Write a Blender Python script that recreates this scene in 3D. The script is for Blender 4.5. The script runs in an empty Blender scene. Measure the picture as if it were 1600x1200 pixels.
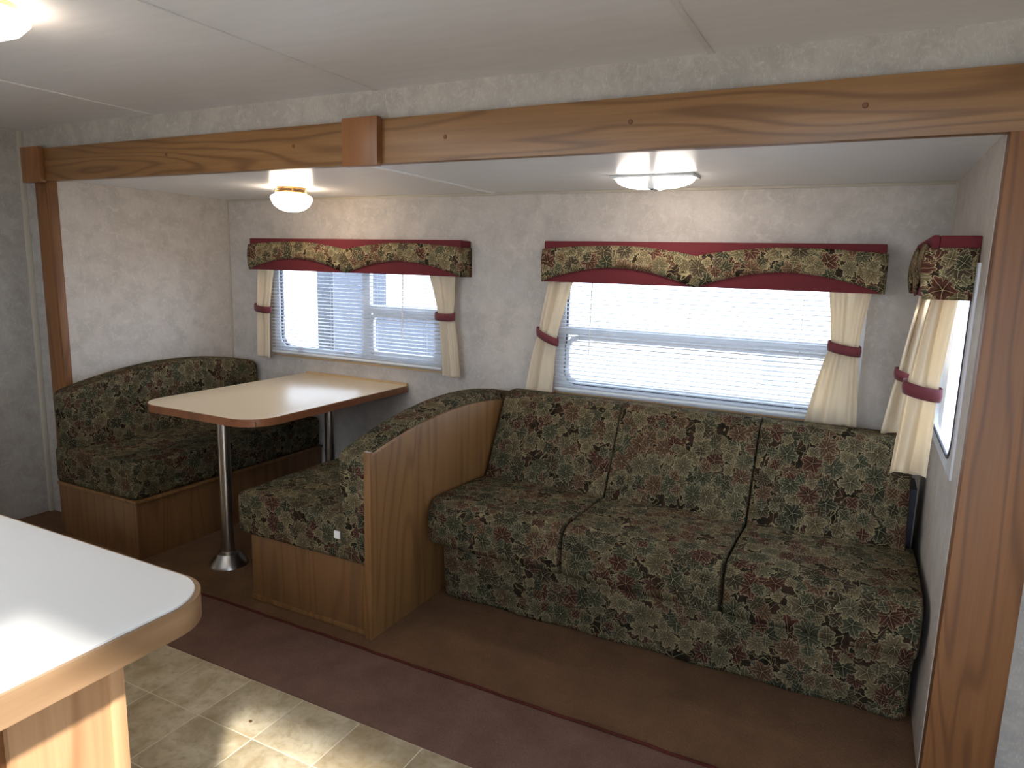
import bpy, bmesh, math, random
from mathutils import Vector, Matrix
random.seed(7)
S = bpy.context.scene
COL = S.collection
pi = math.pi

# ------------------------------------------------------------------ camera
CAM = Vector((3.6543, -2.1372, 1.4166))
yaw, pitch, roll, F = .4680, -.1688, .0277, 1080.47
fw = Vector((-math.sin(yaw)*math.cos(pitch), math.cos(yaw)*math.cos(pitch), math.sin(pitch)))
rt = Vector((math.cos(yaw), math.sin(yaw), 0)); up = rt.cross(fw)
r2 = rt*math.cos(roll) + up*math.sin(roll); u2 = up*math.cos(roll) - rt*math.sin(roll)
cd = bpy.data.cameras.new('camera'); cam = bpy.data.objects.new('camera', cd); COL.objects.link(cam)
cd.sensor_width = 36; cd.lens = F*36/1600; cd.clip_start = .02
M = Matrix((r2, u2, -fw)).transposed().to_4x4(); M.translation = CAM
cam.matrix_world = M
S.camera = cam

# ------------------------------------------------------------------ light
S.view_settings.view_transform = 'Standard'; S.view_settings.look = 'None'
S.view_settings.exposure = 0.62; S.view_settings.gamma = 1; S.view_settings.use_curve_mapping = False
SKY = 5.5; SUN = 7.5; LAMP1 = 15.0; LAMP2 = 22.0; LAMP3 = 17.0
w = bpy.data.worlds.new('sky'); S.world = w; w.use_nodes = True
bg = w.node_tree.nodes['Background']; bg.inputs[0].default_value = (.70, .83, 1.0, 1); bg.inputs[1].default_value = SKY
sd = bpy.data.lights.new('sun', 'SUN'); sun = bpy.data.objects.new('sun', sd); COL.objects.link(sun)
sd.energy = SUN; sd.angle = math.radians(2.5); sd.color = (1, .97, .92)
sdir = Vector((.671*math.cos(math.radians(37)), -.741*math.cos(math.radians(37)), math.sin(math.radians(37))))
sun.rotation_euler = sdir.to_track_quat('Z', 'Y').to_euler(); sun.location = (6, -6, 6)

# ------------------------------------------------------------------ materials
def lin(c):
    return tuple(((v/255)/12.92 if v/255 <= .04045 else ((v/255+.055)/1.055)**2.4) for v in c)
def rgba(c): return (*lin(c), 1)
class G:
    """tiny node-graph helper"""
    def __init__(s, name, rough=.6, spec=.5):
        s.m = bpy.data.materials.new(name); s.m.use_nodes = True; s.t = s.m.node_tree
        s.b = s.t.nodes['Principled BSDF']; s.out = s.t.nodes['Material Output']
        s.b.inputs['Roughness'].default_value = rough; s.b.inputs['Specular IOR Level'].default_value = spec
    def n(s, typ, **kw):
        nd = s.t.nodes.new(typ)
        for k, v in kw.items(): setattr(nd, k, v)
        return nd
    def put(s, sock, v):
        if isinstance(v, bpy.types.NodeSocket): s.t.links.new(v, sock)
        else: sock.default_value = v
    def m_(s, op, a, b=0.0, c=None, clamp=False):
        nd = s.n('ShaderNodeMath', operation=op, use_clamp=clamp)
        s.put(nd.inputs[0], a); s.put(nd.inputs[1], b)
        if c is not None: s.put(nd.inputs[2], c)
        return nd.outputs[0]
    def vm(s, op, a, b):
        nd = s.n('ShaderNodeVectorMath', operation=op); s.put(nd.inputs[0], a); s.put(nd.inputs[1], b); return nd.outputs[0]
    def mix(s, f, a, b, mode='MIX'):
        nd = s.n('ShaderNodeMix', data_type='RGBA', blend_type=mode)
        s.put(nd.inputs[0], f); s.put(nd.inputs[6], a); s.put(nd.inputs[7], b); return nd.outputs[2]
    def ramp(s, f, stops, interp='LINEAR'):
        nd = s.n('ShaderNodeValToRGB'); nd.color_ramp.interpolation = interp
        e = nd.color_ramp.elements
        while len(e) < len(stops): e.new(.5)
        for i, (p, c) in enumerate(stops):
            e[i].position = p; e[i].color = c if len(c) == 4 else rgba(c)
        s.put(nd.inputs[0], f); return nd.outputs[0]
    def rng(s, v, a, b, c=0., d=1., smooth=False):
        nd = s.n('ShaderNodeMapRange', interpolation_type='SMOOTHSTEP' if smooth else 'LINEAR')
        for i, x in enumerate((v, a, b, c, d)): s.put(nd.inputs[i], x)
        return nd.outputs[0]
    def noise(s, vec, scale, detail=3, rough=.5, dist=0):
        nd = s.n('ShaderNodeTexNoise'); s.put(nd.inputs['Vector'], vec)
        nd.inputs['Scale'].default_value = scale; nd.inputs['Detail'].default_value = detail
        nd.inputs['Roughness'].default_value = rough; nd.inputs['Distortion'].default_value = dist
        return nd.outputs[0]
    def mapv(s, vec, scale, loc=(0, 0, 0)):
        nd = s.n('ShaderNodeMapping'); s.put(nd.inputs[0], vec)
        nd.inputs['Scale'].default_value = scale; nd.inputs['Location'].default_value = loc; return nd.outputs[0]
    def pos(s): return s.n('ShaderNodeNewGeometry').outputs['Position']
    def uv(s): return s.n('ShaderNodeUVMap').outputs[0]
    def bump(s, h, strength=.2, dist=.01):
        nd = s.n('ShaderNodeBump'); nd.inputs['Strength'].default_value = strength; nd.inputs['Distance'].default_value = dist
        s.put(nd.inputs['Height'], h); s.t.links.new(nd.outputs[0], s.b.inputs['Normal'])
    def col(s, c): s.put(s.b.inputs['Base Color'], c); return s

def plain(name, c, rough=.5, metal=0, spec=.5):
    g = G(name, rough, spec); g.b.inputs['Base Color'].default_value = rgba(c); g.b.inputs['Metallic'].default_value = metal
    nz = g.noise(g.pos(), 5, 1); g.b.inputs['Roughness'].default_value = rough
    g.put(g.b.inputs['Roughness'], g.rng(nz, .3, .7, max(rough-.02, .02), min(rough+.02, 1)))
    return g.m

def wood(name, c_light, c_dark, axis='z', ring=9., rough=.38, off=0., scale=1.):
    g = G(name, rough, .45)
    p = g.pos()
    st = {'x': (.55, 5, 5), 'y': (5, .55, 5), 'z': (5, 5, .55)}[axis]
    st = tuple(v*scale for v in st)
    v = g.mapv(p, st, (off, off*1.7, off*.6))
    base = g.noise(v, 1.0, 2, .45, .25)
    rings = g.m_('SINE', g.m_('MULTIPLY', base, ring*6.283))
    rings = g.rng(rings, -.2, 1, 0, 1)
    rings = g.m_('POWER', rings, 2.2)
    fs = {'x': (4, 130, 130), 'y': (130, 4, 130), 'z': (130, 130, 4)}[axis]
    fine = g.noise(g.mapv(p, fs), 1.0, 3, .6)
    mid = g.noise(g.mapv(p, tuple(a*.16 for a in fs)), 1.0, 2, .5)
    c = g.mix(g.rng(fine, .35, .7, 0, .55), rgba(c_light), rgba(tuple(int(.62*a+.38*b) for a, b in zip(c_light, c_dark))))
    c = g.mix(g.rng(mid, .35, .7, 0, .35), c, rgba(c_dark))
    c = g.mix(g.m_('MULTIPLY', rings, .62), c, rgba(c_dark))
    g.col(c)
    g.bump(g.m_('ADD', fine, g.m_('MULTIPLY', rings, -.5)), .12, .002)
    return g.m

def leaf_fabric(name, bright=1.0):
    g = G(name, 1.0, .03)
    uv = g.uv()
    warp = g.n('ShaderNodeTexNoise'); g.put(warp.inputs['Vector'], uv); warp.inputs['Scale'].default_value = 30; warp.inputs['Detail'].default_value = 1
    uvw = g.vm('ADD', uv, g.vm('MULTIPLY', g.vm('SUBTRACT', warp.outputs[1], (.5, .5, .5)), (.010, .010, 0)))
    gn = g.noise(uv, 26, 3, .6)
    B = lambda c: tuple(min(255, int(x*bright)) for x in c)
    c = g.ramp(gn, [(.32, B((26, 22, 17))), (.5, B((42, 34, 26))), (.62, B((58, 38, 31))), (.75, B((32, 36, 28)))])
    # thin curling stems in the ground
    for sc, o in ((13, 1.3), (21, 5.1)):
        nz = g.noise(g.vm('ADD', uv, (o, o*2, 0)), sc, 1, .4, .8)
        ln = g.rng(g.m_('ABSOLUTE', g.m_('SUBTRACT', nz, .5)), .005, .016, 1, 0)
        c = g.mix(g.m_('MULTIPLY', ln, .8), c, rgba(B((142, 130, 96))))
    pal = [(0, (104, 93, 70)), (.17, (80, 79, 61)), (.33, (84, 54, 45)), (.45, (66, 64, 50)), (.55, (120, 106, 80)),
           (.66, (100, 75, 58)), (.78, (106, 97, 74)), (.9, (76, 66, 52))]
    def layer(c, sc, off, lobes, keep, R0):
        v = g.vm('ADD', g.vm('MULTIPLY', uvw, (sc, sc, 0)), (off, off*1.37, 0))
        vo = g.n('ShaderNodeTexVoronoi', voronoi_dimensions='2D', feature='F1')
        g.put(vo.inputs['Vector'], v); vo.inputs['Scale'].default_value = 1; vo.inputs['Randomness'].default_value = .85
        loc = g.vm('SUBTRACT', v, vo.outputs['Position'])
        sp = g.n('ShaderNodeSeparateXYZ'); g.put(sp.inputs[0], loc)
        rc = g.n('ShaderNodeSeparateColor'); g.put(rc.inputs[0], vo.outputs['Color'])
        x, y = sp.outputs[0], sp.outputs[1]
        r = g.m_('SQRT', g.m_('ADD', g.m_('MULTIPLY', x, x), g.m_('MULTIPLY', y, y)))
        a = g.m_('ADD', g.m_('ARCTAN2', y, x), g.m_('MULTIPLY', rc.outputs[0], 6.283))
        la = g.m_('MULTIPLY', a, lobes/2)
        cosl = g.m_('ABSOLUTE', g.m_('COSINE', la)); sinl = g.m_('ABSOLUTE', g.m_('SINE', la))
        jag = g.m_('ABSOLUTE', g.m_('SINE', g.m_('MULTIPLY', a, lobes*1.5+3)))
        R = g.m_('ADD', g.m_('MULTIPLY', cosl, .44*R0), .48*R0)
        R = g.m_('ADD', R, g.m_('MULTIPLY', jag, .13*R0))
        d = g.m_('SUBTRACT', R, r)
        mask = g.rng(d, 0, .02, 0, 1)
        mask = g.m_('MULTIPLY', mask, g.m_('GREATER_THAN', rc.outputs[1], 1-keep))
        lc = g.ramp(rc.outputs[2], [(p, B(k)) for p, k in pal], 'CONSTANT')
        dark = g.mix(1.0, lc, (.22, .22, .20, 1), 'MULTIPLY')
        shade = g.rng(g.m_('DIVIDE', r, R), .05, .95, 0, 1)
        wv = g.rng(g.m_('SINE', g.m_('ADD', g.m_('MULTIPLY', r, 34/R0*.55), g.m_('MULTIPLY', sinl, 5))), -.2, 1, 0, .45)
        lc2 = g.mix(g.m_('MULTIPLY', shade, .9), dark, lc)
        lc2 = g.mix(wv, lc2, dark)
        light = g.mix(.7, lc, rgba(B((184, 168, 130))))
        edge = g.rng(d, .022, .05, 1, 0)
        vein = g.rng(g.m_('MULTIPLY', sinl, r), .008, .022, 1, 0)
        lc2 = g.mix(g.m_('MULTIPLY', g.m_('MAXIMUM', edge, vein), .85), lc2, light)
        # dark contour just outside the leaf
        halo = g.m_('MULTIPLY', g.rng(d, -.045, 0, 0, .8), g.m_('GREATER_THAN', rc.outputs[1], 1-keep))
        c = g.mix(halo, c, rgba(B((30, 26, 20))))
        return g.mix(mask, c, lc2)
    c = layer(c, 17, 3.1, 6, .75, .60)
    c = layer(c, 13.5, 11.7, 5, .72, .60)
    c = layer(c, 12, 27.3, 7, .55, .56)
    c = layer(c, 20, 41.9, 4, .42, .50)
    g.col(c)
    wz = g.n('ShaderNodeTexWave'); g.put(wz.inputs[0], uv); wz.inputs['Scale'].default_value = 260
    g.bump(g.m_('ADD', gn, wz.outputs[1]), .15, .0015)
    return g.m

def wallpaper(name, c1, c2, c3):
    g = G(name, .62, .3); p = g.pos()
    a = g.noise(p, 9, 4, .6, .4); b = g.noise(g.vm('ADD', p, (4, 2, 9)), 26, 3, .65, 1.2)
    c = g.mix(g.rng(a, .35, .68, 0, 1, True), rgba(c1), rgba(c2))
    c = g.mix(g.rng(b, .5, .75, 0, .7), c, rgba(c3))
    st = g.noise(g.mapv(p, (1, 1, .35), (3, 1, 2)), 40, 2, .5, 2.0)
    c = g.mix(g.rng(g.m_('ABSOLUTE', g.m_('SUBTRACT', st, .5)), .0, .02, .22, 0), c, rgba((214, 208, 196)))
    g.col(c); g.bump(b, .05, .002); return g.m

def carpet(name, c1, c2):
    g = G(name, 1.0, .05); p = g.pos()
    a = g.noise(p, 420, 2, .7); b = g.noise(p, 7, 4, .6)
    c = g.mix(g.rng(a, .3, .7), rgba(c1), rgba(c2))
    c = g.mix(g.rng(b, .35, .7, 0, .4), c, rgba(tuple(int(v*.72) for v in c1)))
    g.col(c); g.bump(g.m_('ADD', a, g.noise(p, 120, 2)), .9, .006); return g.m

def tile_mat(name):
    g = G(name, .42, .45); p = g.pos()
    oi = g.n('ShaderNodeObjectInfo').outputs['Random']
    a = g.noise(g.vm('ADD', p, (0, 0, 3)), 9, 5, .65, .6)
    b = g.noise(p, 38, 3, .6)
    c = g.mix(g.rng(a, .36, .66), rgba((160, 144, 114)), rgba((196, 184, 158)))
    c = g.mix(g.rng(b, .5, .72, 0, .5), c, rgba((132, 120, 84)))
    c = g.mix(g.m_('MULTIPLY', oi, .28), c, rgba((150, 122, 86)))
    g.col(c); g.bump(b, .06, .002); return g.m

def emit(name, c, s):
    g = G(name); g.b.inputs['Base Color'].default_value = rgba((235, 230, 220))
    g.b.inputs['Emission Color'].default_value = (*c, 1); g.b.inputs['Emission Strength'].default_value = s
    g.b.inputs['Roughness'].default_value = .25; return g.m

def cloth_trans(name, c, tr=.35, rough=.6, sheen=.3):
    g = G(name, rough, .35); g.b.inputs['Base Color'].default_value = rgba(c); g.b.inputs['Sheen Weight'].default_value = sheen
    t = g.n('ShaderNodeBsdfTranslucent'); t.inputs[0].default_value = rgba(c)
    mx = g.n('ShaderNodeMixShader'); mx.inputs[0].default_value = tr
    g.t.links.new(g.b.outputs[0], mx.inputs[1]); g.t.links.new(t.outputs[0], mx.inputs[2]); g.t.links.new(mx.outputs[0], g.out.inputs[0])
    nz = g.noise(g.pos(), 300, 2); g.bump(nz, .1, .001)
    return g.m

def glass_mat():
    g = G('window glass'); t = g.n('ShaderNodeBsdfTransparent'); t.inputs[0].default_value = (.93, .95, .97, 1)
    gl = g.n('ShaderNodeBsdfGlossy'); gl.inputs['Roughness'].default_value = .03
    ge = g.n('ShaderNodeNewGeometry'); dt = g.n('ShaderNodeVectorMath', operation='DOT_PRODUCT')
    g.put(dt.inputs[0], ge.outputs['Incoming']); g.put(dt.inputs[1], ge.outputs['Normal'])
    fr = g.m_('POWER', g.m_('SUBTRACT', 1, g.m_('ABSOLUTE', dt.outputs['Value'])), 5.0)
    fr = g.m_('MULTIPLY_ADD', fr, .5, .03)
    mx = g.n('ShaderNodeMixShader'); g.t.links.new(fr, mx.inputs[0])
    g.t.links.new(t.outputs[0], mx.inputs[1]); g.t.links.new(gl.outputs[0], mx.inputs[2]); g.t.links.new(mx.outputs[0], g.out.inputs[0])
    return g.m

OAK_L, OAK_D = (176, 124, 72), (128, 80, 40)
M_beam = wood('oak beam', (140, 102, 62), (88, 56, 28), 'x', 15, off=2.3)
M_block = wood('oak block', (140, 92, 54), (104, 64, 34), 'z', 6, off=8.1)
M_jamb = wood('oak jamb', (128, 84, 46), (84, 50, 25), 'z', 14, off=5.2, rough=.5)
M_panel = wood('oak panel', (124, 89, 52), (90, 60, 33), 'z', 10, off=1.2, rough=.42)
M_base = wood('oak bench base', (116, 82, 50), (86, 58, 34), 'z', 9, off=4.6, rough=.45)
M_cpanel = wood('light oak counter panel', (194, 154, 114), (144, 100, 66), 'z', 11, off=7.7)
M_cedge = wood('oak counter edge', (160, 128, 96), (118, 88, 60), 'y', 5, off=3.3)
M_tedge = wood('red-brown table edge', (128, 78, 46), (92, 52, 30), 'y', 2, off=3.9)
M_sill = wood('pale sill wood', (190, 160, 118), (160, 126, 86), 'x', 2, off=.4)
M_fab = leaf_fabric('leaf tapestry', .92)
M_fab_lit = leaf_fabric('leaf tapestry brightened as if lit', 1.25)  # same tapestry for the valances, their brighter light put into the colours
M_wall = wallpaper('mottled wallpaper', (186, 176, 166), (172, 162, 152), (198, 190, 180))
M_wallm = wallpaper('mottled main wallpaper', (164, 156, 146), (150, 142, 134), (176, 168, 160))
M_strip = plain('beige wall strip', (172, 162, 146), .5)
def ceilmat(name, c, rough):
    g = G(name, rough, .7); p = g.pos(); nz = g.noise(g.mapv(p, (1, 6, 1)), 5, 3)
    g.col(g.mix(g.rng(nz, .3, .7), rgba(c), rgba(tuple(v-6 for v in c)))); g.bump(g.noise(g.mapv(p, (1, 2, 1)), 14, 2), .05, .004); return g.m
M_ceil = ceilmat('satin white slide ceiling', (232, 234, 238), .45)
_b = M_ceil.node_tree.nodes['Principled BSDF']; _b.inputs['Coat Weight'].default_value = .6; _b.inputs['Coat Roughness'].default_value = .2; _b.inputs['Specular IOR Level'].default_value = 1.0
M_ceilm = ceilmat('main ceiling panel', (212, 208, 206), .45)
M_seam = plain('white seam strip', (236, 236, 238), .4)
M_car1 = carpet('brown carpet', (104, 77, 57), (130, 98, 73))
M_car2 = carpet('plum brown carpet', (112, 84, 73), (140, 110, 95))
M_cord = carpet('burgundy carpet cord', (84, 42, 36), (100, 52, 44))
M_tile = tile_mat('vinyl tile'); M_grout = plain('pale grout', (206, 196, 172), .6)
M_red = plain('burgundy board fabric', (98, 38, 42), .85, 0, .2)
M_tie = cloth_trans('burgundy tieback cloth', (104, 40, 46), .1, .7)
M_curt = cloth_trans('cream satin', (232, 217, 192), .42, .5, .2)
M_slat = cloth_trans('white blind slat', (226, 228, 232), .5, .4, 0)
M_wht = plain('white plastic', (222, 222, 222), .4)
M_frame = plain('white aluminium window frame', (205, 206, 210), .4)
M_glass = glass_mat()
M_dark = plain('dark rubber seal', (52, 50, 62), .6)
M_redp = plain('red plastic', (150, 40, 40), .5)
M_lam = plain('beige laminate', (208, 190, 162), .3, 0, .5)
M_lam2 = plain('white laminate', (224, 222, 218), .3, 0, .5)
M_crome = plain('brushed steel', (176, 172, 166), .3, 1)
M_brass = plain('brass', (190, 150, 90), .25, 1)
M_tag = plain('white tag cloth', (215, 212, 206), .8)
M_plug = plain('dark wood plug', (96, 58, 28), .5)
M_l1 = emit('warm lit glass', (1, .82, .62), LAMP1); M_l2 = emit('white lit lens', (1, .90, .80), LAMP2); M_l3 = emit('warm lit lens', (1, .88, .74), LAMP3)
M_grav = plain('pale gravel', (176, 170, 160), .95)
M_trl = plain('white trailer skin', (226, 228, 230), .5); M_trg = plain('grey blue trailer skin', (62, 66, 78), .5)
M_trv = plain('pale grey vent', (120, 126, 134), .5)
M_trd = plain('dark trailer window', (34, 38, 50), .25)

# ------------------------------------------------------------------ mesh helpers
def boxuv(me):
    uvl = me.uv_layers.new(name='UVMap') if not me.uv_layers else me.uv_layers[0]
    for p in me.polygons:
        nx, ny, nz = (abs(v) for v in p.normal)
        for li in p.loop_indices:
            x, y, z = me.vertices[me.loops[li].vertex_index].co
            if nx > max(ny, nz): uvl.data[li].uv = (y+x+5.3, z+y*0+3.1)
            else: uvl.data[li].uv = (x, y+z)
def wloc(o):
    l = Vector((0, 0, 0))
    while o is not None: l += o.location; o = o.parent
    return l
def link(name, me, mat, parent=None, origin=None, smooth=False, uv=True):
    """verts come in world coordinates; the object is placed at origin (or its parent)"""
    if uv: boxuv(me)
    org = Vector(origin) if origin is not None else (wloc(parent) if parent else Vector((0, 0, 0)))
    for v in me.vertices: v.co -= org
    o = bpy.data.objects.new(name, me); COL.objects.link(o)
    if parent: o.parent = parent; o.location = org - wloc(parent)
    else: o.location = org
    if mat: me.materials.append(mat)
    if smooth:
        for p in me.polygons: p.use_smooth = True
        if smooth == 'auto': me.set_sharp_from_angle(angle=math.radians(35))
    return o
def bm_me(bm):
    bmesh.ops.recalc_face_normals(bm, faces=bm.faces)
    me = bpy.data.meshes.new('m'); bm.to_mesh(me); bm.free(); return me
def addbox(bm, x0, x1, y0, y1, z0, z1, bev=0):
    r = bmesh.ops.create_cube(bm, size=1)
    for v in r['verts']:
        v.co = Vector((x0+(v.co.x+.5)*(x1-x0), y0+(v.co.y+.5)*(y1-y0), z0+(v.co.z+.5)*(z1-z0)))
    if bev:
        es = list({e for v in r['verts'] for e in v.link_edges})
        bmesh.ops.bevel(bm, geom=es, offset=bev, segments=2, affect='EDGES', profile=.6)
def box(name, mat, x0, x1, y0, y1, z0, z1, parent=None, bev=0, origin=None):
    bm = bmesh.new(); addbox(bm, x0, x1, y0, y1, z0, z1, bev)
    return link(name, bm_me(bm), mat, parent, origin, 'auto' if bev else False)
def cushion(name, mat, x0, x1, y0, y1, z0, z1, r, parent, n=(10, 10, 4), crown=(0, 0, 0), warp=None, wrinkle=.0):
    lo = Vector((x0, y0, z0)); hi = Vector((x1, y1, z1))
    RR = r if isinstance(r, tuple) else (r, r, r)
    axes = []
    for i in range(3):
        k = 4; rr = min(RR[i], (hi[i]-lo[i])/2*.999)
        a = [lo[i]+rr*(1-math.tan((k-j)/k*pi/4)) for j in range(k)]
        b = [lo[i]+rr+(hi[i]-lo[i]-2*rr)*j/n[i] for j in range(n[i]+1)]
        c = [hi[i]-rr*(1-math.tan((j+1)/k*pi/4)) for j in range(k)]
        axes.append(a+b+c)
    vs, fs, idx = [], [], {}
    def V(i, j, k):
        key = (i, j, k)
        if key not in idx: idx[key] = len(vs); vs.append(Vector((axes[0][i], axes[1][j], axes[2][k])))
        return idx[key]
    nx, ny, nz = (len(a)-1 for a in axes)
    for i in range(nx):
        for j in range(ny):
            fs.append((V(i, j, 0), V(i, j+1, 0), V(i+1, j+1, 0), V(i+1, j, 0))); fs.append((V(i, j, nz), V(i+1, j, nz), V(i+1, j+1, nz), V(i, j+1, nz)))
    for i in range(nx):
        for k in range(nz):
            fs.append((V(i, 0, k), V(i+1, 0, k), V(i+1, 0, k+1), V(i, 0, k+1))); fs.append((V(i, ny, k), V(i, ny, k+1), V(i+1, ny, k+1), V(i+1, ny, k)))
    for j in range(ny):
        for k in range(nz):
            fs.append((V(0, j, k), V(0, j, k+1), V(0, j+1, k+1), V(0, j+1, k))); fs.append((V(nx, j, k), V(nx, j+1, k), V(nx, j+1, k+1), V(nx, j, k+1)))
    c = (lo+hi)/2; h = (hi-lo)/2; out = []
    for p in vs:
        q = Vector((min(max(p[i], lo[i]+min(RR[i], h[i]*.999)), hi[i]-min(RR[i], h[i]*.999)) for i in range(3)))
        d = Vector(((p[i]-q[i])/RR[i] for i in range(3)))
        if d.length > 1e-6: d.normalize(); q = Vector((q[i]+d[i]*RR[i] for i in range(3)))
        t = Vector(((q[i]-c[i])/h[i] for i in range(3)))
        for i in range(3):
            if crown[i]:
                o1, o2 = [j for j in range(3) if j != i]
                q[i] += crown[i]*t[i]*max(0, 1-t[o1]**2)**.6*max(0, 1-t[o2]**2)**.6
        if wrinkle:
            q.z += wrinkle*math.sin(q.x*23+q.y*9)*math.sin(q.y*17+q.x*5)
        out.append(q)
    me = bpy.data.meshes.new('m'); me.from_pydata(out, [], fs); me.update()
    boxuv(me)
    if warp:
        for v in me.vertices: v.co = warp(v.co.copy())
    me.update()
    return link(name, me, mat, parent, None, True, uv=False)
def lathe(name, mat, prof, c, parent, n=40, axis='z', origin=None, sx=1, sy=1):
    """prof: (radius, height) pairs"""
    vs, fs = [], []
    for r, h in prof:
        for i in range(n):
            a = 2*pi*i/n; vs.append((c[0]+r*math.cos(a)*sx, c[1]+r*math.sin(a)*sy, c[2]+h))
    for k in range(len(prof)-1):
        for i in range(n):
            j = (i+1) % n; fs.append((k*n+i, k*n+j, (k+1)*n+j, (k+1)*n+i))
    if prof[0][0] > 1e-4: fs.append(tuple(range(n-1, -1, -1)))
    if prof[-1][0] > 1e-4: fs.append(tuple((len(prof)-1)*n+i for i in range(n)))
    me = bpy.data.meshes.new('m'); me.from_pydata(vs, [], fs); me.update()
    bm = bmesh.new(); bm.from_mesh(me); bmesh.ops.remove_doubles(bm, verts=bm.verts, dist=1e-5)
    return link(name, bm_me(bm), mat, parent, origin, 'auto')
def tube(name, mat, pts, r, parent, n=8, closed=False):
    vs, fs = [], []; pts = [Vector(p) for p in pts]
    for i, p in enumerate(pts):
        d = (pts[min(i+1, len(pts)-1)]-pts[max(i-1, 0)]).normalized()
        a = d.orthogonal().normalized(); b = d.cross(a)
        if i and abs(a.dot(pa)) < .99:
            a = (pa - d*pa.dot(d)).normalized(); b = d.cross(a)
        pa = a
        for k in range(n): vs.append(p+a*r*math.cos(2*pi*k/n)+b*r*math.sin(2*pi*k/n))
    for i in range(len(pts)-1):
        for k in range(n): fs.append((i*n+k, i*n+(k+1) % n, (i+1)*n+(k+1) % n, (i+1)*n+k))
    fs.append(tuple(range(n))); fs.append(tuple((len(pts)-1)*n+k for k in range(n)))
    me = bpy.data.meshes.new('m'); me.from_pydata(vs, [], fs); me.update()
    return link(name, me, mat, parent, None, True)
def prism(name, mat, poly, a0, a1, plane, parent=None, bev=0, origin=None, smooth=False):
    """poly extruded: plane 'xy' along z, 'xz' along y, 'yz' along x"""
    f = {'xy': lambda p, h: (p[0], p[1], h), 'xz': lambda p, h: (p[0], h, p[1]), 'yz': lambda p, h: (h, p[0], p[1])}[plane]
    bm = bmesh.new()
    A = [bm.verts.new(f(p, a0)) for p in poly]; B = [bm.verts.new(f(p, a1)) for p in poly]; n = len(poly)
    f0 = bm.faces.new(A); f1 = bm.faces.new(B)
    for i in range(n): bm.faces.new((A[i], A[(i+1) % n], B[(i+1) % n], B[i]))
    bmesh.ops.recalc_face_normals(bm, faces=bm.faces)
    if bev:
        es = [e for e in bm.edges if (e.verts[0] in A) == (e.verts[1] in A)]
        bmesh.ops.bevel(bm, geom=es, offset=bev, segments=2, affect='EDGES', profile=.6)
    return link(name, bm_me(bm), mat, parent, origin, 'auto')
def rrect(x0, x1, y0, y1, rs, n=8):
    """rounded rectangle; rs = radii at (x0,y0),(x1,y0),(x1,y1),(x0,y1)"""
    if not isinstance(rs, (tuple, list)): rs = (rs,)*4
    P = []
    for (cx, cy, r, a) in ((x0+rs[0], y0+rs[0], rs[0], pi), (x1-rs[1], y0+rs[1], rs[1], 1.5*pi), (x1-rs[2], y1-rs[2], rs[2], 0), (x0+rs[3], y1-rs[3], rs[3], .5*pi)):
        for k in range(n+1):
            t = a+k/n*pi/2; P.append((cx+r*math.cos(t), cy+r*math.sin(t)))
    return P
def ring(name, mat, outer, inner, a0, a1, plane, parent):
    f = {'xy': lambda p, h: (p[0], p[1], h), 'xz': lambda p, h: (p[0], h, p[1]), 'yz': lambda p, h: (h, p[0], p[1])}[plane]
    n = len(outer); vs = [f(p, a) for a in (a0, a1) for q in (outer, inner) for p in q]; fs = []
    O0, I0, O1, I1 = 0, n, 2*n, 3*n
    for i in range(n):
        j = (i+1) % n
        fs += [(O0+i, O0+j, I0+j, I0+i), (O1+i, I1+i, I1+j, O1+j), (O0+i, O1+i, O1+j, O0+j), (I0+i, I0+j, I1+j, I1+i)]
    me = bpy.data.meshes.new('m'); me.from_pydata(vs, [], fs); me.update()
    bm = bmesh.new(); bm.from_mesh(me)
    return link(name, bm_me(bm), mat, parent, None, 'auto')
def root(name, label, cat, loc, group=None):
    o = bpy.data.objects.new(name, None); COL.objects.link(o); o.location = loc; o.empty_display_size = .1
    o['label'] = label; o['category'] = cat
    if group: o['group'] = group
    return o
def tag(o, label, cat, group=None):
    o['label'] = label; o['category'] = cat
    if group: o['group'] = group
    return o
def struct(o, label=None):
    o['kind'] = 'structure'
    if label: o['label'] = label
    return o
def wall_cells(name, mat, axis, a0, a1, u0, u1, z0, z1, holes, parent=None):
    """slab between a0..a1 on axis ('x' or 'y'), spanning u and z, with rectangular holes (u0,u1,z0,z1)"""
    us = sorted({u0, u1, *[h[0] for h in holes], *[h[1] for h in holes]}); zs = sorted({z0, z1, *[h[2] for h in holes], *[h[3] for h in holes]})
    bm = bmesh.new()
    for i in range(len(us)-1):
        for k in range(len(zs)-1):
            cu, cz = (us[i]+us[i+1])/2, (zs[k]+zs[k+1])/2
            if any(h[0] < cu < h[1] and h[2] < cz < h[3] for h in holes): continue
            if axis == 'y': addbox(bm, us[i], us[i+1], a0, a1, zs[k], zs[k+1])
            else: addbox(bm, a0, a1, us[i], us[i+1], zs[k], zs[k+1])
    return link(name, bm_me(bm), mat, parent)

# ------------------------------------------------------------------ the room shell
W, D, H = 3.919, 1.043, 1.78          # slide-out box: x 0..W, y 0..D, ceiling H
CH = 2.03                             # main ceiling
XL, XR, YN = -.28, 6.2, -2.6          # main room
W1 = (.375, 1.625, .845, 1.46); W2 = (2.29, 3.66, .80, 1.46); W3 = (.12, .86, .85, 1.46)
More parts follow.
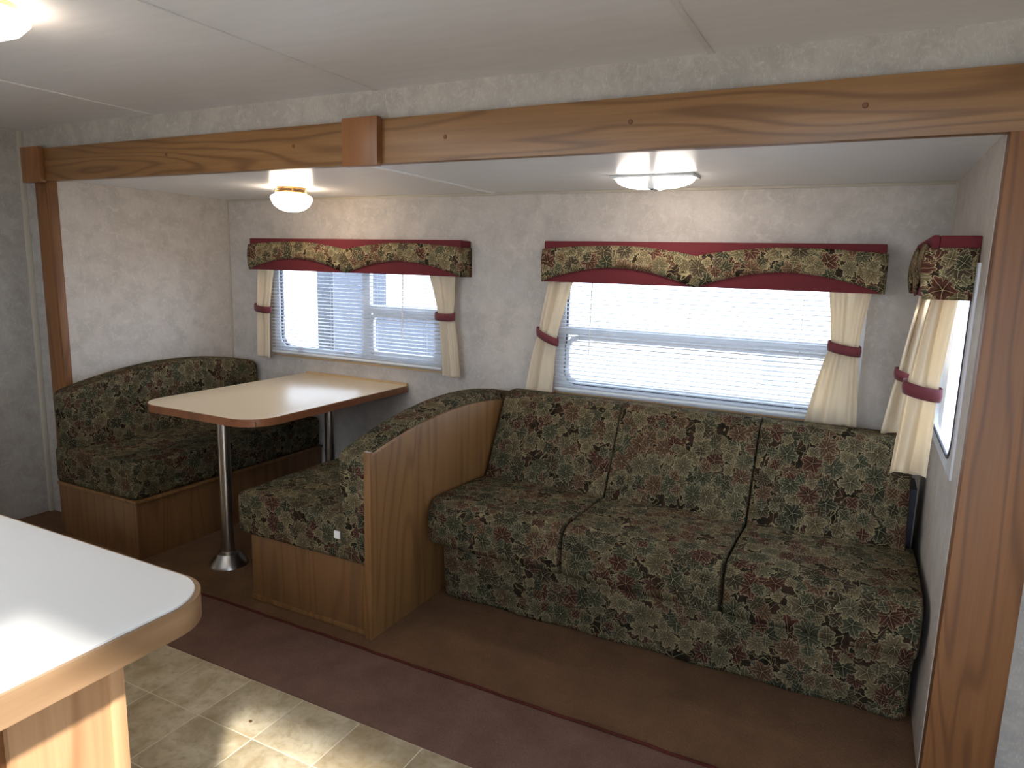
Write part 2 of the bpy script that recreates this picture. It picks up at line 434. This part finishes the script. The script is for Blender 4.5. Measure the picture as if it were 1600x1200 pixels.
# floor with its coverings
fl = struct(box('floor', M_grout, XL-.05, XR+.05, YN-.05, D+.1, -.08, -.0010))
box('carpet', M_car2, XL, XR, -.60, -.272, -.006, .004, fl, .003)
box('carpet', M_car1, XL, XR, -.268, D+.05, -.006, .006, fl, .003)
pts = [(XL+i*.06, -.270+.0022*math.sin(i*2.1)+.0015*math.sin(i*.7), .006) for i in range(int((XR-XL)/.06))]
tube('carpet_seam', M_cord, pts, .0055, fl, 6)['label'] = 'raised burgundy seam cord across the carpet'
ts = .2335; gx = 2.147; gy = -.60
tme = None
for i in range(-11, 18):
    for j in range(9):
        x0 = gx+i*ts; y1 = -.585-j*ts if j else -.600
        y1 = -.582-j*ts; y0 = y1-ts
        if j == 0: y1 = -.603
        if x0 < XL or x0+ts > XR-.5: continue
        g_ = .0022
        box('tile', M_tile, x0+g_, x0+ts-g_, max(y0, YN)+g_, y1-(g_ if j else 0), -.006, .0, fl, .0006)
# walls
struct(wall_cells('wall_back', M_wall, 'y', D, D+.05, -.05, W+.05, -.05, H+.05, [W1, W2]))
sl = struct(box('wall_slide_left', M_wall, -.05, 0, .0, D, -.05, H+.05))
sr = struct(wall_cells('wall_slide_right', M_wall, 'x', W, W+.012, .0, D, -.05, H+.05, [W3]))
sc_ = struct(box('ceiling_slide', M_ceil, -.05, W+.05, -.02, D+.05, H, H+.04))
box('seam_strip', M_seam, 1.906, 1.928, .0, D, H-.004, H+.002, sc_, .001)['label'] = 'thin white strip over the slide ceiling joint'
struct(box('trim_9', M_strip, -.004, .008, D-.012, D, .0, H, None, .002))
struct(box('trim_10', M_strip, W-.008, W+.004, D-.010, D, .0, H, None, .002))
struct(box('trim_11', M_strip, 0, W, D-.008, D, H-.012, H, None, .002))
# wall the slide opens through
bm = bmesh.new()
addbox(bm, XL-.05, -.03, 0, .05, 0, CH+.05); addbox(bm, W+.03, XR, 0, .02, 0, CH+.05); addbox(bm, -.02, W+.02, -.02, .04, H, CH+.05)
struct(link('wall_opening', bm_me(bm), M_wallm))
struct(box('wall_left', M_wallm, XL-.05, XL, YN, .0, 0, CH+.05))
struct(box('wall_right', M_wallm, XR, XR+.05, YN, .0, 0, CH+.05))
NW = (.7, 2.6, 1.02, 1.82)   # kitchen window (behind the camera), DR = entry door opening
DR = (3.48, 4.35, .0, 1.93)
NW_ADDED = (5.0, 5.7, .80, 1.70)  # invented window behind the camera, put in to brighten the room
struct(wall_cells('wall_near', M_wallm, 'y', YN-.05, YN, XL, XR, -.05, CH+.05, [NW, DR, NW_ADDED]))
mc = struct(box('ceiling', M_ceilm, XL-.05, XR+.05, YN-.05, .05, CH, CH+.04))
for xs in (.78, 2.0, 3.19, 4.41):
    box('seam_strip', M_ceilm, xs-.008, xs+.008, YN, 0, CH-.004, CH+.001, mc, .001)
struct(box('trim_8', M_strip, XL, XL+.022, -.022, 0, .0, CH, None, .004))
# step and jambs of entry door
struct(box('trim_12', M_frame, 3.45, 3.48, YN-.06, YN+.01, 0, 1.95)); struct(box('trim_13', M_frame, 4.35, 4.39, YN-.06, YN+.01, 0, 1.99)); struct(box('trim_14', M_frame, 3.45, 4.39, YN-.06, YN+.01, 1.93, 1.98))

# ------------------------------------------------------------------ oak fascia and jambs
bmn = struct(box('trim_1', M_beam, -.13, 4.22, -.055, -.018, 1.766, 1.921, None, .003), 'long oak fascia beam across the slide opening')
for x, z in ((1.632, 1.848), (2.321, 1.844), (2.973, 1.850), (.9, 1.85), (3.6, 1.85)):
    lathe('screw_plug', M_plug, [(.0, -.0015), (.006, -.0015), (.0075, 0), (.0075, .004)], (0, 0, 0), None, 16)
    o = COL.objects[-1]; o.parent = bmn; o.rotation_euler = (pi/2*-1, 0, 0); o.location = Vector((x, -.0555, z))-wloc(bmn)
struct(box('trim_2', M_block, 1.895, 2.055, -.085, -.055, 1.758, 1.927, None, .004), 'reddish oak splice block on the fascia beam')
struct(box('trim_3', M_block, -.137, .012, -.085, -.055, 1.758, 1.927, None, .004), 'reddish oak block at the left end of the beam')
struct(box('trim_4', M_jamb, -.115, -.02, -.04, -.0, .0, 1.770, None, .003), 'narrow oak left jamb of the slide opening')
struct(box('trim_5', M_jamb, -.02, .004, -.04, .0, .0, 1.770, None, .002))
struct(box('trim_6', M_jamb, W+.002, 4.085, -.055, -.0, .0, 1.770, None, .003), 'wide oak right jamb of the slide opening')

# ------------------------------------------------------------------ windows
def window(n, plane, w, label, hop=None, split=None, rc=(.07, .07, .07, .07)):
    """frame and glass in the hole; plane 'xz' (back wall, y=D) or 'yz' (slide right, x=W)"""
    a = D if plane == 'xz' else W
    u0, u1, z0, z1 = w
    thin = plane == 'yz'; fd = (-.006, .012) if thin else (0, .03); sdp = (-.009, -.004) if thin else (.012, .032)
    out = rrect(u0, u1, z0, z1, .001, 6); inn = rrect(u0+.045, u1-.045, z0+.04, z1-.035, rc, 6)
    fr = ring('window_%d' % n, M_frame, out, inn, a+fd[0], a+fd[1], plane, None); struct(fr, label)
    ring('seal', M_dark, rrect(u0+.043, u1-.043, z0+.038, z1-.033, rc, 6), rrect(u0+.052, u1-.052, z0+.047, z1-.042, rc, 6), a+sdp[0], a+sdp[1], plane, fr)
    def bar(name, ua, ub, za, zb, d0=.004, d1=.032, mat=M_frame):
        if plane == 'xz': return box(name, mat, ua, ub, a+d0, a+d1, za, zb, fr, .003)
        return box(name, mat, a+d0, a+d1, ua, ub, za, zb, fr, .003)
    def pane(ua, ub, za, zb):
        bar('glass_pane', ua, ub, za, zb, *((.004, .007) if thin else (.020, .023)), M_glass)
    if split:
        bar('mullion', split-.028, split+.028, z0+.03, z1-.03)
        bar('rail', split+.02, u1-.03, hop-.022, hop+.022)
        pane(u0+.04, split-.02, z0+.035, z1-.03); pane(split+.02, u1-.04, z0+.035, hop); pane(split+.02, u1-.04, hop, z1-.03)
        ring('sash', M_frame, rrect(split+.03, u1-.046, z0+.045, hop-.024, .03, 5), rrect(split+.05, u1-.066, z0+.065, hop-.044, .02, 5), a+.006, a+.026, plane, fr)
    elif hop:
        bar('rail', u0+.03, u1-.03, hop-.022, hop+.022)
        pane(u0+.04, u1-.04, z0+.035, hop); pane(u0+.04, u1-.04, hop, z1-.03)
        ring('sash', M_frame, rrect(u0+.05, u1-.05, z0+.045, hop-.024, .06, 5), rrect(u0+.07, u1-.07, z0+.065, hop-.044, .05, 5), a+.006, a+.026, plane, fr)
    else: pane(u0+.04, u1-.04, z0+.035, z1-.03)
    return fr, bar
f1, b1 = window(1, 'xz', W1, 'white framed window over the dinette', 1.15, 1.09)
b1('release_latch', .56, .61, .887, .895, -.008, .006, M_redp); b1('release_latch', .93, .99, .884, .893, -.008, .006, M_redp)
f2, b2 = window(2, 'xz', W2, 'wide white framed window over the sofa', 1.11)
f3, b3 = window(3, 'yz', W3, 'bright side window beside the sofa', None)
box('sill', M_sill, .37, 1.665, D-.014, D, .826, .838, f1, .003); box('sill', M_sill, 2.29, 3.52, D-.014, D, .792, .801, f2, .003)
struct(ring('window_4', M_frame, rrect(NW[0], NW[1], NW[2], NW[3], .001), rrect(NW[0]+.03, NW[1]-.03, NW[2]+.03, NW[3]-.03, .04), YN-.045, YN-.01, 'xz', None))
struct(ring('window_5', M_frame, rrect(NW_ADDED[0], NW_ADDED[1], NW_ADDED[2], NW_ADDED[3], .001), rrect(NW_ADDED[0]+.03, NW_ADDED[1]-.03, NW_ADDED[2]+.03, NW_ADDED[3]-.03, .04), YN-.045, YN-.01, 'xz', None))  # frame of the unseen window added for fill light

# ------------------------------------------------------------------ blinds
def blind(label, plane, u0, u1, z0, z1, tilt, cords, wand=None):
    a = (D if plane == 'xz' else W)-.022
    xy = (lambda u, d: (u, a-d)) if plane == 'xz' else (lambda u, d: (a-d, u))
    c = xy((u0+u1)/2, 0)
    t = root('window_blind', label, 'blind', (c[0], c[1], z1))
    def bar(name, ua, ub, d0, d1, za, zb, mat=M_wht, bev=.002):
        p, q = xy(ua, d0), xy(ub, d1)
        return box(name, mat, min(p[0], q[0]), max(p[0], q[0]), min(p[1], q[1]), max(p[1], q[1]), za, zb, t, bev)
    bar('head_rail', u0, u1, -.012, .014, z1-.025, z1)
    bar('bottom_rail', u0, u1, -.010, .012, z0, z0+.012)
    n = int((z1-.035-z0-.012)/.0205); me = None
    for k in range(n):
        z = z0+.022+k*.0205
        if me is None:
            vs, fs = [], []; hw = .0125; ns = 5
            for th in (0, -.0006):
                for (e) in (u0, u1):
                    for i in range(ns):
                        s = -1+2*i/(ns-1); d = s*hw*math.cos(tilt); h = s*hw*math.sin(tilt)+.0016*(1-s*s)+th
                        p = xy(e, d); vs.append((p[0], p[1], z+h))
            for i in range(ns-1):
                fs.append((i, i+1, ns+i+1, ns+i)); o2 = 2*ns; fs.append((o2+i, o2+ns+i, o2+ns+i+1, o2+i+1))
            fs += [(0, ns, 3*ns, 2*ns), (ns-1, 3*ns-1, 4*ns-1, 2*ns-1)]
            me = bpy.data.meshes.new('slat'); me.from_pydata(vs, [], fs); me.update()
            o = link('slat', me, M_slat, t, None, True); z_0 = z
        else:
            o = bpy.data.objects.new('slat', me); COL.objects.link(o); o.parent = t
            o.location = (0, 0, z-z_0)
    for u in cords:
        for dd in (-.0135, .0135):
            p = xy(u, dd); tube('ladder_cord', M_wht, [(p[0], p[1], z0+.01), (p[0], p[1], z1-.02)], .0008, t, 5)
    if wand:
        p = xy(wand, .022); tube('tilt_wand', M_wht, [(p[0], p[1], z1-.45), (p[0]+.003, p[1], z1-.03)], .003, t, 6)
    return t
blind('white slat blind, lowered over the window by the dinette', 'xz', .378, 1.63, .850, 1.45, -.12, (.46, .86, 1.18, 1.52), 1.38)
blind('wide white slat blind in the window behind the sofa', 'xz', 2.30, 3.60, .815, 1.45, -.12, (2.42, 2.95, 3.42), 2.48)

# ------------------------------------------------------------------ valances
def valance(label, plane, u0, u1, z0, z1, loc, depth=.105, peaks=True, half=1.0):
    """upholstered box valance: burgundy board, patterned wavy band"""
    a = D if plane == 'xz' else W
    t = root('window_valance', label, 'valance', loc)
    def P(u, d, z): return (u, a-d, z) if plane == 'xz' else (a-d, u, z)
    def slab(name, mat, ua, ub, d0, d1, za, zb, bev=.004):
        p, q = P(ua, d0, za), P(ub, d1, zb)
        return box(name, mat, *(v for i in range(3) for v in (min(p[i], q[i]), max(p[i], q[i]))), t, bev)
    slab('front_board', M_red, u0, u1, depth-.02, depth, z0, z1, .006)
    slab('top_board', M_red, u0+.003, u1-.003, 0, depth-.02, z1-.016, z1-.001)
    slab('end_board', M_red, u0, u0+.016, 0, depth-.02, z0+.002, z1-.002); slab('end_board', M_red, u1-.016, u1, 0, depth-.02, z0+.002, z1-.002)
    # band outline across width: top(u), bot(u)
    hh = z1-z0
    def prof(s):                      # s in 0..1 over the whole width, two arches meeting in a point
        q = (s*2) % 1 if s < 1 else 1.0
        tip = abs(s-.5) < 1e-9
        w_ = math.sin(pi*(q if not tip else 0))
        e = .0 if (s < .25 or s > .75) else 1
        mid = max(0, 1-abs(s-.5)/.5)
        top_e = .80 if s < .25 or s > .75 else .69
        bot_e = .02 if s < .25 or s > .75 else .0
        k = max(w_, 0)**.9
        top = top_e+(.90-top_e)*k; bot = bot_e+(.40-bot_e)*k
        return top, bot
    n = 48; vs, fs = [], []; dp = depth
    sv = [i/n for i in range(n+1)]
    ulist = []
    # wrap round the ends: returns first
    for s in sv:
        if s == .5: tb = (.69, .005)
        else: tb = prof(s)
        u = u0-.004+(u1-u0+.008)*s; ulist.append((u, depth+.006, z0+hh*tb[0], z0-.003+hh*tb[1]))
    eL = [(u0-.006, 0.004, z0+hh*.80, z0-.001), (u0-.006, depth*.5, z0+hh*.80, z0-.001), (u0-.006, depth, z0+hh*.80, z0-.001)]
    eR = [(u1+.006, depth, z0+hh*.80, z0-.001), (u1+.006, depth*.5, z0+hh*.80, z0-.001), (u1+.006, .004, z0+hh*.80, z0-.001)]
    L = eL+ulist+eR; acc = 0; last = None; uvs = []
    rows = 6
    for (u, d, zt, zb) in L:
        if last: acc += math.hypot(u-last[0], d-last[1])
        last = (u, d)
        for r in range(rows+1):
            f = r/rows; puff = .010*math.sin(pi*min(max(f, 0), 1))
            z = zb+(zt-zb)*f; x = P(u, d+(puff if u0-.005 < u < u1+.005 else 0), z); vs.append(x); uvs.append((acc, z))
    m_ = rows+1
    for i in range(len(L)-1):
        for r in range(rows): fs.append((i*m_+r, (i+1)*m_+r, (i+1)*m_+r+1, i*m_+r+1))
    me = bpy.data.meshes.new('m'); me.from_pydata(vs, [], fs); me.update()
    ul = me.uv_layers.new(name='UVMap')
    for p in me.polygons:
        for li in p.loop_indices: ul.data[li].uv = uvs[me.loops[li].vertex_index]
    o = link('leaf_band', me, M_fab_lit, t, None, True, uv=False); o['label'] = 'wavy leaf-patterned fabric band'
    sm = o.modifiers.new('thick', 'SOLIDIFY'); sm.thickness = .005; sm.offset = 0
    return t
valance('valance over the dinette window, burgundy with leaf band, warm lamplight on it', 'xz', .295, 1.785, 1.355, 1.54, (1.04, D, 1.355))
valance('widest valance, burgundy with wavy leaf band, over the sofa window', 'xz', 2.252, 3.705, 1.348, 1.54, (2.98, D, 1.348))
valance('valance seen end-on over the side window beside the oak jamb', 'yz', .165, .905, 1.357, 1.535, (W, .52, 1.357), .118)

# ------------------------------------------------------------------ curtains
def curtain(label, plane, a_off, rows, seed, folds=4, amp=.012, flip=1, tie_drop=0.0, group='cream tied-back curtains'):
    """rows: list of (z, u_left, u_right); waist is where the tieback sits. plane as for windows"""
    a = (D if plane == 'xz' else W)-a_off
    rnd = random.Random(seed)
    zt, zb = rows[0][0], rows[-1][0]; wz = rows[1][0]
    def edge(z):
        if z > wz:
            f = (z-wz)/(zt-wz); f = f**1.15
            return rows[1][1]+(rows[0][1]-rows[1][1])*f, rows[1][2]+(rows[0][2]-rows[1][2])*f
        f = (wz-z)/(wz-zb); f = f**.75
        return rows[1][1]+(rows[2][1]-rows[1][1])*f, rows[1][2]+(rows[2][2]-rows[1][2])*f
    nu, nz = 40, 44; vs, fs = [], []
    ph = rnd.random()*6; ph2 = rnd.random()*6
    P = (lambda u, d, z: (u, a-d, z)) if plane == 'xz' else (lambda u, d, z: (a-d, u, z))
    ctr = (rows[1][1]+rows[1][2])/2
    t = root('curtain', label, 'curtain', P(ctr, 0, zt), group)
    for j in range(nz+1):
        z = zt+(zb-zt)*j/nz; u0, u1 = edge(z)
        near = math.exp(-((z-wz)/.07)**2)
        for i in range(nu+1):
            s = i/nu
            A = amp*(1-.45*near)*(1+.5*math.sin(3*s+ph))
            sw = s+.07*math.sin(2*pi*s+ph2)+.05*math.sin(4*pi*s+ph)
            d = A*math.sin(2*pi*folds*sw+ph+.8*math.sin((z-wz)*5+ph2)) + .18*A*math.sin(2*pi*(folds*2.3)*s+ph2)
            d += .012*near*(1-(2*s-1)**2)
            zz = z+(.006*math.sin(2*pi*folds*s+ph) if j == nz else 0)
            vs.append(P(u0+(u1-u0)*s, d, zz))
    for j in range(nz):
        for i in range(nu): k = j*(nu+1)+i; fs.append((k, k+1, k+nu+2, k+nu+1))
    me = bpy.data.meshes.new('m'); me.from_pydata(vs, [], fs); me.update()
    o = link('curtain_cloth', me, M_curt, t, None, True); sm = o.modifiers.new('thick', 'SOLIDIFY'); sm.thickness = .0012
    # tieback loop: flattened band, dips to one side
    u0, u1 = edge(wz); u0 -= .010; u1 += .010; n = 40; hw = .020; vs, fs = [], []
    for i in range(n):
        ang = 2*pi*i/n; s = math.cos(ang); u = (u0+u1)/2+(u1-u0)/2*s; d = .008+(.024)*math.sin(ang)
        zc = wz+tie_drop*s*.5-(.010*(1+math.sin(ang))*.5)
        for (hh, rr) in ((-hw, 0), (0, .002), (hw, 0)):
            vs.append(P(u+rr*s, d+rr*math.sin(ang), zc+hh))
    for i in range(n):
        j = (i+1) % n
        for r in range(2): fs.append((i*3+r, j*3+r, j*3+r+1, i*3+r+1))
    me = bpy.data.meshes.new('m'); me.from_pydata(vs, [], fs); me.update()
    o = link('tieback', me, M_tie, t, None, True); o['label'] = 'burgundy cloth tieback'
    sm = o.modifiers.new('thick', 'SOLIDIFY'); sm.thickness = .003; sm.offset = 0
    return t
curtain('short cream curtain left of the dinette window, burgundy tieback', 'xz', .060, [(1.375, .317, .445), (1.125, .292, .402), (.815, .288, .388)], 1, 1.5, .010, tie_drop=-.015)
curtain('cream curtain right of the dinette window, beside the bare wall', 'xz', .060, [(1.375, 1.555, 1.735), (1.150, 1.622, 1.722), (.820, 1.652, 1.762)], 2, 2.3, .010, tie_drop=.0)
curtain('cream curtain left of the sofa window, flaring left above the sofa', 'xz', .060, [(1.370, 2.272, 2.396), (1.085, 2.222, 2.318), (.780, 2.153, 2.302)], 3, 1.6, .011, tie_drop=-.05)
curtain('cream curtain right of the sofa window, wide flared hem', 'xz', .060, [(1.370, 3.511, 3.672), (1.128, 3.540, 3.643), (.798, 3.468, 3.668)], 4, 2.6, .011, tie_drop=-.02)
# side-window curtains: drawn in local (u along y, spread out from the wall by a fan)
def side_curtain(label, yc, rows, seed, folds, tie_drop):
    """hangs in the xz direction at y=yc (it fans out from the side wall)"""
    global D
    keep = D; D = yc+.060
    t = curtain(label, 'xz', .060, rows, seed, folds, .026, tie_drop=tie_drop)
    D = keep
    return t
side_curtain('cream curtain at the far end of the side window, in the corner', .84, [(1.37, 3.828, 3.895), (1.05, 3.785, 3.862), (.824, 3.752, 3.878)], 5, 1.6, -.03)
side_curtain('cream curtain at the near end of the side window, closest to oak jamb', .27, [(1.37, 3.825, 3.890), (1.085, 3.788, 3.872), (.815, 3.772, 3.868)], 6, 1.7, -.02)

# ------------------------------------------------------------------ dinette
def arch(y): return .840-.22*(y-.5)**2
# left bench
lb = root('dinette_bench', 'leaf-patterned dinette bench against the left end wall, behind the table', 'bench', (.45, .42, 0))
box('base_panel', M_base, .15, .745, -.195, D-.01, .006, .292, lb, .003)
box('base_molding', M_base, .152, .742, -.203, -.193, .008, .026, lb, .003)
box('ledge', M_panel, .15, .757, -.203, D-.01, .284, .300, lb, .003)
cushion('seat_cushion', M_fab, .145, .752, -.205, D-.02, .298, .476, .026, lb, (14, 24, 4), (.004, 0, .006), None, .002)
def wb(p):
    zb, zt = .455, .80
    f = (p.z-zb)/(zt-zb); k = max(0, f)
    p.z = zb+f*(arch(p.y)-zb) if f > 0 else p.z
    p.x -= .03*k
    return p
cushion('back_cushion', M_fab, .115, .275, -.170, D-.02, .30, .80, .040, lb, (6, 24, 12), (.010, 0, 0), wb, 0)
box('back_board', M_panel, .03, .115, -.0, D-.01, .006, .72, lb, .003)
# right bench
rb = root('dinette_bench', 'leaf-patterned dinette bench with oak end panel next to the sofa', 'bench', (1.8, .42, 0))
box('base_panel', M_base, 1.477, 2.09, -.190, D-.01, .006, .292, rb, .003)
box('base_molding', M_panel, 1.480, 2.075, -.198, -.188, .008, .030, rb, .003)
box('base_molding', M_panel, 2.062, 2.090, -.200, -.188, .030, .292, rb, .003)
cushion('seat_cushion', M_fab, 1.415, 2.09, -.208, D-.02, .292, .470, .026, rb, (14, 24, 4), (.004, 0, .006), None, .002)
def wb2(p):
    zb, zt = .455, .80
    f = (p.z-zb)/(zt-zb)
    wt = .835-.22*(p.y-.5)**2
    p.z = zb+f*(wt-zb) if f > 0 else p.z
    return p
cushion('back_cushion', M_fab, 1.955, 2.098, -.215, D-.02, .30, .80, .038, rb, (6, 24, 12), (.008, 0, 0), wb2, 0)
top = [(y, .800-.20*(y-.42)**2) for y in [-.205+i*(D-.01+.205)/30 for i in range(31)]]
prism('end_panel', M_panel, [(-.205, .006)]+top+[(D-.01, .006)], 2.099, 2.116, 'yz', rb, .002)
box('corner_post', M_panel, 2.088, 2.118, -.214, -.200, .006, .74, rb, .003)
tg = box('care_tag', M_tag, 1.945, 1.972, -.216, -.212, .382, .412, rb)
tg['label'] = 'small white tag on the cushion front'

# table
tb = root('dining_table', 'beige pedestal table between the two dinette benches', 'table', (1.01, .47, 0))
poly = rrect(.630, 1.395, -.085, 1.030, (.13, .15, .02, .02), 10)
tt = prism('table_top', M_lam, poly, .725, .737, 'xy', tb, .002)
c0 = (1.012, .47)
ring('edge_band', M_tedge, [(c0[0]+(x-c0[0])*1.006, c0[1]+(y-c0[1])*1.004) for x, y in poly], [(c0[0]+(x-c0[0])*.97, c0[1]+(y-c0[1])*.98) for x, y in poly], .700, .7345, 'xy', tt)
box('under_panel', M_base, .66, 1.36, -.04, 1.01, .702, .724, tt)
box('wall_strip', M_sill, .64, 1.39, D-.020, D-.002, .722, .748, tt, .003)['label'] = 'pale strip along the wall edge'
for y, nm in ((0.0, 1), (.70, 2)):
    lg = lathe('leg', M_crome, [(.027, .02), (.027, .70), (.055, .70), (.055, .703)], (1.112, y, 0), tb, 32)
    lathe('leg_base', M_crome, [(.088, .006), (.087, .012), (.068, .034), (.050, .062), (.040, .066), (.030, .068), (.028, .070)], (1.112, y, 0), lg, 40)['label'] = 'flared chrome floor base'

# ------------------------------------------------------------------ sofa
sf = root('sofa', 'leaf-patterned three-seat sofa below the wide window', 'sofa', (3.02, .62, 0))
XS0, XS1 = 2.125, 3.905
def wskirt(p):
    f = (.42-p.z)/.42
    p.y += .006*math.sin(p.x*19)*max(0, f)+.045*max(0, f)*(1 if p.y < .5 else 0)
    return p
cushion('skirt', M_fab, XS0+.03, XS1-.005, .185, .95, .004, .40, .03, sf, (50, 8, 12), (0, .012, 0), wskirt, .0)
xs = [XS0, 2.722, 3.315, XS1]
for i in range(3):
    def wseat(p):
        f = max(0, (.62-p.y)/.5)
        p.z += .012*f - .02*max(0, (p.y-.5)/.3)
        return p
    cushion('seat_cushion', M_fab, xs[i]+.0005, xs[i+1]-.0005, .140, .72, .245, .448, (.012, .06, .06), sf, (16, 16, 5), (0, .006, .008), wseat, .002)
for i in range(3):
    def wback(p):
        f = (p.z-.40)/.40
        p.y += .20*f
        p.z -= .00
        return p
    cushion('back_cushion', M_fab, xs[i]+.006*(i == 0), xs[i+1]-(.035 if i == 2 else 0), .600, .745, .40, .815, (.007, .040, .040), sf, (16, 6, 14), (0, .008, .0), wback, 0)
box('back_frame', M_dark, XS0+.03, XS1-.008, .82, .99, .02, .62, sf)

# ------------------------------------------------------------------ ceiling lights
l1 = root('ceiling_light', 'glowing glass dome light over the dinette', 'light', (.975, .60, H))
cx, cy = .975, .60
lathe('mount', M_brass, [(.070, -.008), (.070, 0)], (cx, cy, H), l1, 40)
lathe('mount', M_brass, [(.078, -.030), (.082, -.027), (.082, -.020), (.076, -.016)], (cx, cy, H), l1, 40)
for k in range(3):
    a = k*2*pi/3-1.9; tube('clip', M_brass, [(cx+.084*math.cos(a), cy+.084*math.sin(a), H-.010), (cx+.092*math.cos(a), cy+.092*math.sin(a), H-.045)], .004, l1)
lathe('glass_dome', M_l1, [(.0, -.120), (.03, -.118), (.060, -.109), (.086, -.090), (.101, -.064), (.104, -.050), (.097, -.040), (.082, -.034)], (cx, cy, H), l1, 48)
l2 = root('ceiling_light', 'twin-lens white ceiling light over the sofa', 'light', (2.865, .62, H))
box('fixture_plate', M_wht, 2.700, 3.030, .555, .685, H-.010, H, l2, .004)
def lens(x0, x1, name, mat, par, yc=.62, hy=.058, depth=.040, zt=H-.010, xc=2.865, hx=.158):
    n, m = 14, 12; vs, fs = [], []
    for i in range(n+1):
        x = x0+(x1-x0)*i/n; e = max(0, 1-abs((x-xc)/hx)**2.6)
        for j in range(m+1):
            s = -1+2*j/m; y = yc+hy*s*(max(e, .02)**.35)
            vs.append((x, y, zt-depth*(e**.55)*max(0, 1-abs(s)**2.6)**.6))
        vs.append((x, yc+hy*(max(e, .02)**.35), zt)); vs.append((x, yc-hy*(max(e, .02)**.35), zt))
    q = m+3
    for i in range(n):
        for j in range(m): fs.append((i*q+j, i*q+j+1, (i+1)*q+j+1, (i+1)*q+j))
        fs.append((i*q+m+1, i*q+m+2, (i+1)*q+m+2, (i+1)*q+m+1))
    for i in (0, n): fs.append(tuple(i*q+j for j in range(m+1)))
    me = bpy.data.meshes.new('m'); me.from_pydata(vs, [], fs); me.update()
    bm = bmesh.new(); bm.from_mesh(me); bmesh.ops.remove_doubles(bm, verts=bm.verts, dist=1e-5)
    return link(name, bm_me(bm), mat, par, None, 'auto')
lens(2.708, 2.848, 'lens', M_l2, l2); lens(2.882, 3.022, 'lens', M_l2, l2)
box('switch_bar', M_wht, 2.850, 2.880, .566, .674, H-.053, H-.010, l2, .005)
lathe('switch', M_dark, [(.006, -.004), (.006, 0)], (2.866, .585, H-.053), l2, 12)
l3 = root('ceiling_light', 'bright dome light on the main ceiling, cut off at the top left', 'light', (1.60, -1.10, CH))
lathe('mount', M_brass, [(.095, -.02), (.098, -.014), (.095, 0)], (1.60, -1.10, CH), l3, 40)
lathe('glass_dome', M_l3, [(.0, -.085), (.05, -.080), (.09, -.062), (.115, -.035), (.115, -.022), (.10, -.018)], (1.60, -1.10, CH), l3, 40)

# ------------------------------------------------------------------ kitchen counter
kc = root('kitchen_counter', 'white kitchen counter with rounded corner and oak side panel, front left', 'counter', (2.2, -2.0, 0))
cp = rrect(.9, 2.800, YN+.05, -1.440, (.01, .01, .085, .01), 12)
ct = prism('worktop', M_lam2, cp, .897, .912, 'xy', kc, .002)
cc = (1.85, -2.0)
ring('edge_band', M_cedge, [(x+(.006 if x > 2.5 else 0), y+(.006 if y > -1.7 else 0)) for x, y in cp], [(x-.03, y-.03) for x, y in cp], .866, .9085, 'xy', ct)
box('under_board', M_cpanel, .93, 2.765, YN+.05, -1.475, .868, .896, ct)
box('side_panel', M_cpanel, 1.0, 2.700, -1.700, -1.560, .002, .866, kc, .002)
box('corner_stile', M_cpanel, 2.676, 2.706, -1.562, -1.540, .002, .866, kc, .003)
box('back_panel', M_cpanel, 1.0, 2.676, -1.562, -1.548, .002, .866, kc)
box('cabinet_body', M_jamb, 1.0, 2.690, YN+.05, -1.700, .002, .866, kc, .002)

cr = lathe('floor_crumb', M_plug, [(.0, .0), (.004, .001), (.005, .003), (.003, .005), (.0, .006)], (2.083, -.762, .0005), None, 9, origin=(2.083, -.762, 0), sx=1.3)
tag(cr, 'tiny dark crumb lying on the sunlit vinyl floor', 'crumb')

# ------------------------------------------------------------------ outside
struct(box('ground', M_grav, -40, 40, -40, 40, -.9, -.8))
tr = root('neighbour_trailer', 'dark grey trailer parked outside, seen through the dinette window', 'trailer', (-.9, 5.0, -.8))
box('body', M_trg, -1.77, -1.27, 4.0, 4.35, -.4, 2.0, tr, .02)
box('slide_box', M_trg, -1.27, .3, 4.0, 4.5, -.4, .93, tr, .02)
box('end_window', M_trd, -2.02, -1.77, 4.02, 4.3, -.2, 2.0, tr, .01)
t2 = root('neighbour_trailer', 'white trailer wall outside the sofa window, mostly lost in glare', 'trailer', (5, 7.5, -.8))
box('body', M_trl, .9, 9.0, 6.5, 8.5, -.5, 2.3, t2, .05)
box('vent', M_trv, 2.64, 2.87, 6.46, 6.52, .10, .50, t2, .01)
box('body', M_trl, -9.0, -3.4, 8.5, 10.0, -.5, 2.3, t2, .05)
